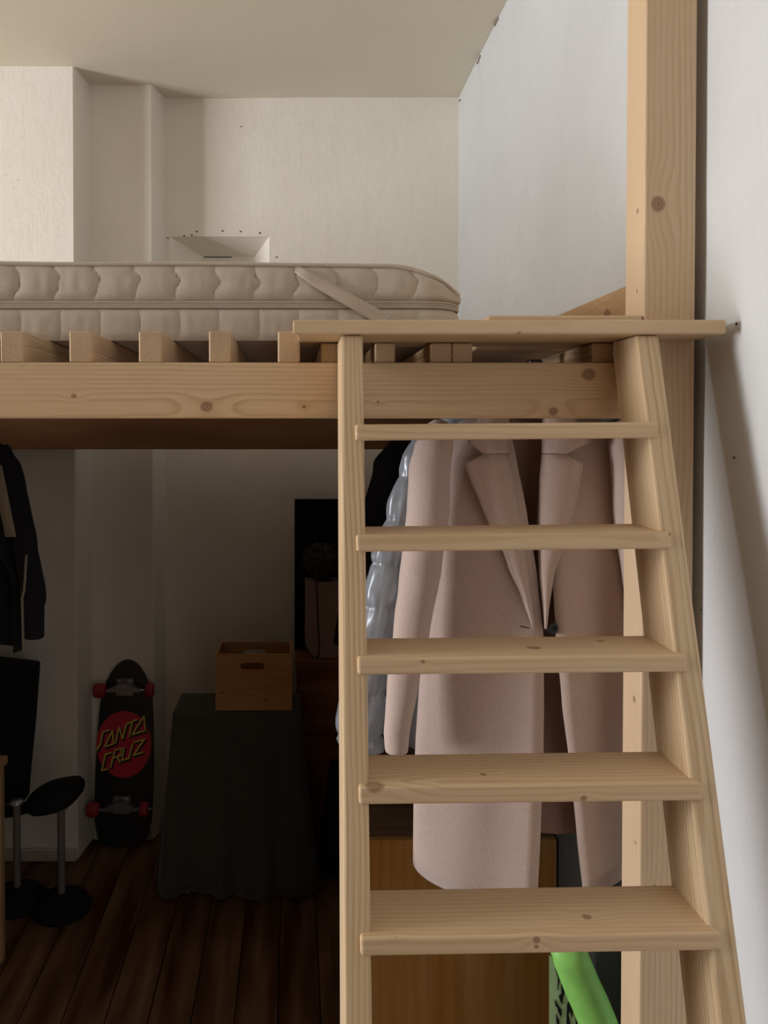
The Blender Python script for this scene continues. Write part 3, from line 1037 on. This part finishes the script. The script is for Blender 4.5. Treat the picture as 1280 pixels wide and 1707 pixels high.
def stroke_mesh(name, pl_, w_, dx, dy, h0, h1, mat):
    v, f = [], []
    for (x0, y0), (x1, y1) in zip(pl_, pl_[1:]):
        L = math.hypot(x1 - x0, y1 - y0)
        ux, uy = (x1 - x0) / L, (y1 - y0) / L
        x0_, y0_, x1_, y1_ = x0 - ux * w_ * .4, y0 - uy * w_ * .4, x1 + ux * w_ * .4, y1 + uy * w_ * .4
        b = len(v)
        for h in (h0, h1):
            for (x, y, s_) in ((x0_, y0_, 1), (x1_, y1_, 1), (x1_, y1_, -1), (x0_, y0_, -1)):
                v.append(dk(x - uy * w_ * s_ + dx, y + ux * w_ * s_ + dy, h))
        f += [(b, b + 1, b + 2, b + 3), (b + 4, b + 5, b + 6, b + 7)] + [(b + i, b + (i + 1) % 4, b + 4 + (i + 1) % 4, b + 4 + i) for i in range(4)]
    return mesh(name, v, f, mat, deck, fr)


for i, pl_ in enumerate(strokes):
    stroke_mesh('letter_shadow', pl_, 13, 9, 12, 0.0006, 0.0009, M_deck)
    stroke_mesh('letter', pl_, 7.5, 0, 0, 0.0010, 0.0014 + i * 0.00002, M_yel)
for zy, name in ((320, 'truck'), (1345, 'truck')):
    cx_ = axis_x(zy) - 15
    t_ = flat('truck', [(cx_ - 75, zy - 90), (cx_ + 75, zy - 90), (cx_ + 75, zy + 60), (cx_ - 75, zy + 60)], 0.0, 0.008, M_truck, sk)
    flat('hanger', [(cx_ - 150, zy - 8), (cx_ - 30, zy - 60), (cx_ + 30, zy - 60), (cx_ + 150, zy - 8), (cx_ + 150, zy + 14), (cx_ - 150, zy + 14)], 0.008, 0.045, M_truck, t_)
    for bx in (-45, 45):
        flat('bolt', [(cx_ + bx + 9 * math.cos(k), zy - 72 + 9 * math.sin(k)) for k in [2 * math.pi * i / 8 for i in range(8)]], 0.008, 0.012, M_chrome, t_)
    tube('axle', [dk(cx_ - 275, zy, 0.036), dk(cx_ + 275, zy, 0.036)], 0.004, M_chrome, t_, n=8)
    for s_ in (-1, 1):
        a, b = dk(cx_ + s_ * 190, zy, 0.036), dk(cx_ + s_ * 300, zy, 0.036)
        if s_ > 0:
            a, b = dk(cx_ + 165, zy, 0.036), dk(cx_ + 245, zy, 0.036)
        pts = [a + (b - a) * t for t in (0, 0.06, 0.2, 0.5, 0.8, 0.94, 1)]
        tube('wheel', pts, [0.020, 0.027, 0.031, 0.032, 0.031, 0.027, 0.019], M_wheel, sk, n=24)

# ------------------------------------------------------------------ covered table, box
M_drape = cloth('grey_green_cloth', (0.072, 0.068, 0.058), weave=250, sheen=0.15, bump=0.3)
TY0, TY1 = 3.03, 3.26
tzt = at(400, 1191, TY0).z
tx0, tx1 = at(290, 1191, TY0).x, at(497, 1191, TY0).x
tab = thing('side_table', ((tx0 + tx1) / 2, (TY0 + TY1) / 2, 0), 'small table hidden under the dark grey cloth', 'table')
box('tabletop', (tx0 + 0.01, TY0 + 0.01, tzt - 0.03), (tx1 - 0.01, TY1 - 0.01, tzt - 0.006), M_stool, tab)
for lx in (tx0 + 0.02, tx1 - 0.06):
    for ly in (TY0 + 0.02, TY1 - 0.06):
        box('leg', (lx, ly, 0), (lx + 0.04, ly + 0.04, tzt - 0.03), M_stool, tab, grain='Z')
per = []
for i in range(40):
    per.append((tx0 + (tx1 - tx0) * i / 40, TY0, 0, -1))
for i in range(24):
    per.append((tx1, TY0 + (TY1 - TY0) * i / 24, 1, 0))
for i in range(30):
    per.append((tx1 - (tx1 - tx0) * i / 30, TY1, 0, 1))
for i in range(24):
    per.append((tx0, TY1 - (TY1 - TY0) * i / 24, -1, 0))
rows = []
cx_, cy_ = (tx0 + tx1) / 2, (TY0 + TY1) / 2
for s_ in (0.05, 0.4, 0.75, 0.95):
    rows.append([(cx_ + (x - cx_) * s_, cy_ + (y - cy_) * s_, tzt + 0.004 + 0.003 * noise.noise(Vector((x * 9, y * 9, s_ * 3)))) for x, y, _, _ in per])
for j in range(16):
    t = j / 15
    row = []
    for i, (x, y, nx, ny) in enumerate(per):
        u = i / len(per) * 2 * math.pi
        f_ = 0.016 * t * (math.sin(9 * u + 1.0) + 0.7 * math.sin(17 * u))
        out_ = 0.004 + 0.022 * t + f_
        corner = math.exp(-min(abs(x - tx0), abs(x - tx1)) * 18) * 0.045 * t
        hemz = 0.012 + 0.012 * math.sin(3 * u + 0.4)
        wx = (x - cx_) / (tx1 - tx0) * 2
        row.append((x + nx * out_ + wx * corner, y + ny * min(out_, 0.03 if ny > 0 else 1), tzt + 0.002 + (hemz - tzt) * t))
    rows.append(row)
tag(sheet('draped_cloth', rows, M_drape, None, closed=True, solid=0.004), 'dark grey-green cloth draped to the floor over small table', 'cloth')

M_box = pine('orange_box_pine', (0.46, 0.235, 0.085), (0.34, 0.15, 0.045), small=0, ring=0.02)
BYF, BYB = 3.05, 3.24
bzt = at(420, 1091, BYF).z
bz0 = tzt + 0.0085
bx0, bx1 = at(359, 1140, BYF).x, at(487, 1140, BYF).x
wbx = thing('wooden_box', ((bx0 + bx1) / 2, (BYF + BYB) / 2, bz0), 'open pine storage box with oval hand hole on the draped cloth', 'box')
T_ = 0.011
# front board with oval slot, as four strips round the slot plus slot ring
bw, bh = bx1 - bx0, bzt - bz0
scx, scz = at(421, 1111, BYF).x, at(421, 1111, BYF).z
ov = []
for k in range(24):
    a = 2 * math.pi * k / 24
    cx2 = 0.052 if math.cos(a) > 0 else -0.052
    ov.append((scx + cx2 * (0.62 if abs(math.cos(a)) > 1e-6 else 0) + 0.016 * math.cos(a), scz + 0.0155 * math.sin(a)))
outer = []
for k in range(24):
    a = 2 * math.pi * k / 24
    c_, s_ = math.cos(a), math.sin(a)
    m_ = max(abs(c_), abs(s_))
    ox, oz = c_ / m_, s_ / m_
    outer.append((bx0 + bw * (0.5 + 0.5 * ox), bz0 + bh * (0.5 + 0.5 * oz)))


def holed(name, y, kn):
    fr = Matrix.Translation(((bx0 + bx1) / 2, y, (bz0 + bzt) / 2))
    mt = pine('orange_box_pine', (0.46, 0.235, 0.085), (0.34, 0.15, 0.045), [(fr.inverted() @ p, r_) for p, r_ in kn], ring=0.02, small=0)
    v = []
    for yy in (y, y + T_):
        v += [(x, yy, z) for x, z in outer] + [(x, yy, z) for x, z in ov]
    f = []
    for k in range(24):
        j = (k + 1) % 24
        f += [(k, j, 24 + j, 24 + k), (48 + k, 48 + j, 72 + j, 72 + k), (k, j, 48 + j, 48 + k), (24 + k, 24 + j, 72 + j, 72 + k)]
    mesh(name, v, f, mt, wbx, fr)


holed('front_panel', BYF, [(at(443, 1166, BYF), 0.0085), (at(462, 1160, BYF), 0.005), (at(370, 1155, BYF), 0.008)])
holed('back_panel', BYB - T_, [])
box('side_panel', (bx0, BYF + T_, bz0), (bx0 + T_, BYB - T_, bzt), M_box, wbx, grain='Y', bevel=0.001)
box('side_panel', (bx1 - T_, BYF + T_, bz0), (bx1, BYB - T_, bzt), M_box, wbx, grain='Y', bevel=0.001)
box('base_panel', (bx0 + T_, BYF + T_, bz0), (bx1 - T_, BYB - T_, bz0 + 0.006), M_box, wbx)

# ------------------------------------------------------------------ red-brown chest and what stands on it
M_chest = pine('red_brown_veneer', (0.20, 0.055, 0.024), (0.14, 0.035, 0.016), small=0, ring=0.03, rough=0.4)
CY0, CY1 = 3.33, 3.58
czt = at(520, 1101, CY0).z
cx0, cx1 = at(494, 1200, CY0).x, 0.50
chest = thing('chest_of_drawers', ((cx0 + cx1) / 2, CY0, 0), 'red-brown wooden chest of drawers beside the draped cloth', 'chest')
box('top', (cx0 - 0.008, CY0 - 0.012, czt - 0.022), (cx1 + 0.008, CY1, czt), M_chest, chest, bevel=0.003)
box('carcass', (cx0, CY0 + 0.004, 0.05), (cx1, CY1, czt - 0.022), M_chest, chest)
box('plinth', (cx0 + 0.004, CY0 + 0.012, 0), (cx1 - 0.004, CY1, 0.05), M_chest, chest)
z_ = 0.06
for i, h in enumerate((0.34, 0.41)):
    dr = box('drawer', (cx0 + 0.012, CY0 - 0.010, z_), (cx1 - 0.012, CY0 + 0.004, z_ + h - 0.008), M_chest, chest, bevel=0.002)
    lathe('knob', [(0.008, 0.0), (0.008, -0.014), (0.015, -0.022), (0.012, -0.03), (0.002, -0.031)], ((cx0 + cx1) / 2, CY0 - 0.010, z_ + h / 2), M_darkmetal, dr, n=14, axis='Y')
    z_ += h
M_panel = plain('black_panel', (0.006, 0.006, 0.007), 0.6, 0.2)
pb0, pb1 = at(491, 832, 3.50), at(640, 832, 3.50)
pn = thing('framed_board', ((pb0.x + pb1.x) / 2, 3.5, czt), 'tall black framed board leaning on back wall above red-brown chest', 'board')
fwp = 0.016
box('panel_sheet', (pb0.x + fwp, 3.50, czt + 0.003 + fwp), (pb1.x - fwp, 3.512, pb0.z - fwp), M_panel, pn)
for a, b in (((pb0.x, 3.492, czt + 0.001), (pb0.x + fwp, 3.518, pb0.z)), ((pb1.x - fwp, 3.492, czt + 0.001), (pb1.x, 3.518, pb0.z)),
             ((pb0.x + fwp, 3.492, czt + 0.001), (pb1.x - fwp, 3.518, czt + 0.001 + fwp)), ((pb0.x + fwp, 3.492, pb0.z - fwp), (pb1.x - fwp, 3.518, pb0.z))):
    box('panel_frame', a, b, M_black, pn, bevel=0.002)
M_paper = cloth('pale_bag', (0.36, 0.26, 0.235), weave=120, sheen=0.0, bump=0.1)
GY0, GY1 = 3.36, 3.47
g = [at(509, 971, GY0), at(600, 971, GY0), at(600, 1098, GY0), at(522, 1098, GY0), at(509, 1076, GY0)]
bag = thing('paper_bag', ((g[0].x + g[1].x) / 2, (GY0 + GY1) / 2, czt), 'pale upright bag with thin dark cord on the red-brown chest', 'bag')
zt_, zb_ = g[0].z, czt + 0.001
zc_ = g[4].z
v = []
for y, ins in ((GY0, 0.0), (GY1, 0.0)):
    v += [(g[0].x, y, zt_), (g[1].x, y, zt_), (g[1].x, y, zc_), (g[1].x - 0.025, y, zb_), (g[3].x, y, zb_), (g[0].x, y, zc_)]
mesh('bag_body', v, [(0, 1, 2, 3, 4, 5), (6, 7, 8, 9, 10, 11)] + [(i, (i + 1) % 6, 6 + (i + 1) % 6, 6 + i) for i in range(6)], M_paper, bag, bevel=0.003)
tube('cord', [at(527.5, 969, GY0 - 0.003), at(529, 1010, GY0 - 0.003), at(531, 1060, GY0 - 0.003), at(532, 1090, GY0 - 0.003), at(527, 1097, GY0 - 0.003)], 0.0028, M_panel, bag, n=6)
slab('dark_emblem', [(563, 1022), (575, 1015), (575, 1085), (556, 1072)], GY0 - 0.004, GY0, M_panel, bag, bevel=0)
M_fuzz = plain('dark_dried_leaves', (0.055, 0.042, 0.024), 0.9, 0.1, scale=80, var=0.5, bump=0.8)
dc = at(538, 943, 3.41)
bun = thing('dried_bunch', (dc.x, 3.41, zt_), 'dark crinkled round bunch lying on top of the pale bag', 'bunch')
vs_, fs = [], []
bmx = bmesh.new()
bmesh.ops.create_icosphere(bmx, subdivisions=4, radius=1.0)
for vv in bmx.verts:
    q = vv.co.copy()
    k = 1 + 0.22 * noise.fractal(q * 2.6, 1.0, 2.0, 4)
    vs_.append(Vector((dc.x + q.x * 0.085 * k, 3.41 + q.y * 0.06 * k, zt_ + 0.084 + q.z * 0.078 * k)))
fs = [tuple(v2.index for v2 in f2.verts) for f2 in bmx.faces]
bmx.free()
mesh('leaf_mass', vs_, fs, M_fuzz, bun)
for k in range(14):
    a, e = random.uniform(0, 6.28), random.uniform(-0.5, 1.2)
    dr_ = Vector((math.cos(a) * math.cos(e), math.sin(a) * math.cos(e) * 0.8, math.sin(e)))
    c = Vector((dc.x, 3.41, zt_ + 0.084)) + Vector((dr_.x * 0.08, dr_.y * 0.066, dr_.z * 0.074))
    s2 = dr_.cross(Vector((0, 0, 1))).normalized() * 0.012
    tip = c + dr_ * 0.028
    mesh('leaf', [c - s2, c + s2, tip, c + dr_ * 0.01 + dr_.cross(s2)], [(0, 1, 3), (1, 2, 3), (2, 0, 3), (0, 2, 1)], M_fuzz, bun)

# black bag on the floor before the chest
BY = 3.20
bb = thing('black_backpack', (at(570, 1480, BY).x, BY, 0), 'black backpack standing on the floor before the red-brown chest', 'backpack')
prof = [(0.0, 40), (0.012, 46), (0.05, 50), (0.12, 52), (0.20, 50), (0.28, 44), (0.34, 42), (0.42, 40), (0.455, 36), (0.465, 24)]
rows = []
bcx = at(586, 1400, BY).x
for z_, hw in prof:
    rows.append([(bcx + hw * BY / F * math.copysign(abs(math.cos(a)) ** 0.7, math.cos(a)), BY + 0.075 * math.copysign(abs(math.sin(a)) ** 0.7, math.sin(a)) * (hw / 50), z_ + 0.001) for a in [2 * math.pi * k / 28 for k in range(28)]])
sheet('pack_body', rows, M_black, bb, closed=True, cap=True)
tube('grab_handle', [(bcx - 0.035, BY, 0.455), (bcx - 0.03, BY, 0.485), (bcx, BY, 0.495), (bcx + 0.03, BY, 0.485), (bcx + 0.035, BY, 0.455)], 0.006, M_black, bb, n=8)
rows = []
for z_, hw in ((0.05, 34), (0.06, 38), (0.14, 40), (0.22, 38), (0.24, 30)):
    rows.append([(bcx + hw * BY / F * (-1 + 2 * i / 10), BY - 0.074 - 0.022 * math.sin(math.pi * i / 10) * math.sin(math.pi * (z_ - 0.04) / 0.21), z_) for i in range(11)])
sheet('front_pocket', rows, M_black, bb, solid=0.004)

# ------------------------------------------------------------------ orange cabinet under the coat
M_orange = pine('orange_veneer', (0.40, 0.185, 0.04), (0.31, 0.13, 0.026), small=0, ring=0.03, rough=0.4)
OY0, OY1 = 1.96, 2.42
ozt = at(700, 1402, OY0).z
ox0, ox1 = at(588, 1500, OY0).x, at(924, 1500, OY0).x
cab = thing('low_cabinet', ((ox0 + ox1) / 2, OY0, 0), 'orange-brown veneered low cabinet standing under the pink coat', 'cabinet')
M_otop = pine('shaded_cabinet_top', (0.085, 0.042, 0.022), (0.06, 0.028, 0.015), small=0, ring=0.03, rough=0.5)  # the coat's shade on the top is put into this dark tone
box('top', (ox0, OY0, ozt - 0.003), (ox1, OY1, ozt + 0.012), M_otop, cab, bevel=0.002)
box('side_panel', (ox0, OY0, 0), (ox0 + 0.018, OY1, ozt - 0.003), M_orange, cab, grain='Z')
box('side_panel', (ox1 - 0.018, OY0, 0), (ox1, OY1, ozt - 0.003), M_orange, cab, grain='Z')
box('back_panel', (ox0 + 0.018, OY1 - 0.01, 0), (ox1 - 0.018, OY1, ozt - 0.003), M_orange, cab, grain='Z')
box('door', (ox0 - 0.001, OY0 - 0.018, 0.02), (ox1, OY0, ozt + 0.012), M_orange, cab, bevel=0.0015, grain='Z')

# ------------------------------------------------------------------ lime green bag by the post
M_lime = plain('lime_nylon', (0.30, 0.70, 0.16), 0.45, 0.4, var=0.08, scale=30)
M_lime2 = plain('pale_lime_print', (0.40, 0.58, 0.33), 0.5, 0.3, var=0.08)
LY = 1.66
lb = thing('sports_bag', (at(970, 1700, LY).x, LY, 0), 'lime green sports bag with black angular print beside the cabinet', 'bag')
cen = [(942, 1560, 30), (952, 1600, 31), (968, 1640, 31.5), (984, 1675, 32), (998, 1710, 32.5), (1014, 1760, 33), (1028, 1830, 34), (1036, 1920, 34), (1034, 2020, 33), (1025, 2070, 30)]
pts = [at(x, y, LY) for x, y, _ in cen]
rad = [h * LY / F for _, _, h in cen]
lowest = min(p.z - 0.02 for p in pts)
tube('rounded_rim', pts, rad, M_lime, lb, n=24, squash=0.8)
pan = [(915, 1592), (931, 1600), (950, 1640), (966, 1675), (980, 1710), (996, 1760), (1010, 1830), (1018, 1920), (1016, 2020), (1008, 2066), (915, 2066)]
n = len(pan)
v = [at(x, y, LY - 0.006) for x, y in pan] + [at(x, y, LY + 0.03) for x, y in pan]
v = [Vector((p.x, p.y if i < n else LY + 0.03, p.z)) for i, p in enumerate(v)]
fpan = mesh('print_panel', v, [tuple(range(n)), tuple(range(n, 2 * n))] + [(i, (i + 1) % n, n + (i + 1) % n, n + i) for i in range(n)], M_lime2, lb)
z5 = lambda x, y: (900 + x / 8.0, 1580 + y / 8.0)
marks = [[(195, 265), (262, 400), (258, 470), (232, 570), (240, 400)], [(288, 460), (335, 575), (318, 640), (295, 760), (262, 690), (250, 640), (285, 610)], [(225, 740), (290, 830), (286, 930), (240, 850)],
         [(360, 760), (385, 700), (442, 850), (432, 930), (402, 860), (380, 880), (408, 1016), (352, 1016)], [(200, 690), (232, 740), (228, 800), (205, 770)], [(470, 930), (520, 1060), (480, 1040)], [(215, 880), (255, 960), (262, 1040), (222, 1010)],
         [(300, 1040), (370, 1120), (350, 1200), (290, 1130)], [(430, 1060), (500, 1150), (480, 1230), (420, 1170)]]
for mk in marks:
    q = [z5(*m_) for m_ in mk]
    n = len(q)
    v = [at(x, y, LY - 0.006) for x, y in q] + [at(x, y, LY - 0.0075) for x, y in q]
    mesh('black_mark', v, [tuple(range(n)), tuple(range(n, 2 * n))] + [(i, (i + 1) % n, n + (i + 1) % n, n + i) for i in range(n)], M_black, fpan)

# added dark case that blackens the gap between cabinet and post
M_filler = plain('charcoal_filler', (0.035, 0.035, 0.030), 0.6, 0.3, var=0.1)
cs = thing('dark_filler', (0.715, 1.98, 0), 'added charcoal case against right wall between cabinet and post', 'case')
box('filler_body', (0.674, 1.71, 0.02), (0.752, 2.40, 0.98), M_filler, cs, bevel=0.012, seg=3)
tube('filler_handle', [(0.712, 2.02, 0.975), (0.712, 2.03, 1.005), (0.712, 2.10, 1.012), (0.712, 2.17, 1.005), (0.712, 2.18, 0.975)], 0.007, M_black, cs, n=8)
for yy in (1.86, 2.34):
    lathe('filler_foot', [(0.015, 0), (0.018, 0.01), (0.015, 0.022)], (0.712, yy, 0), M_black, cs, n=12)
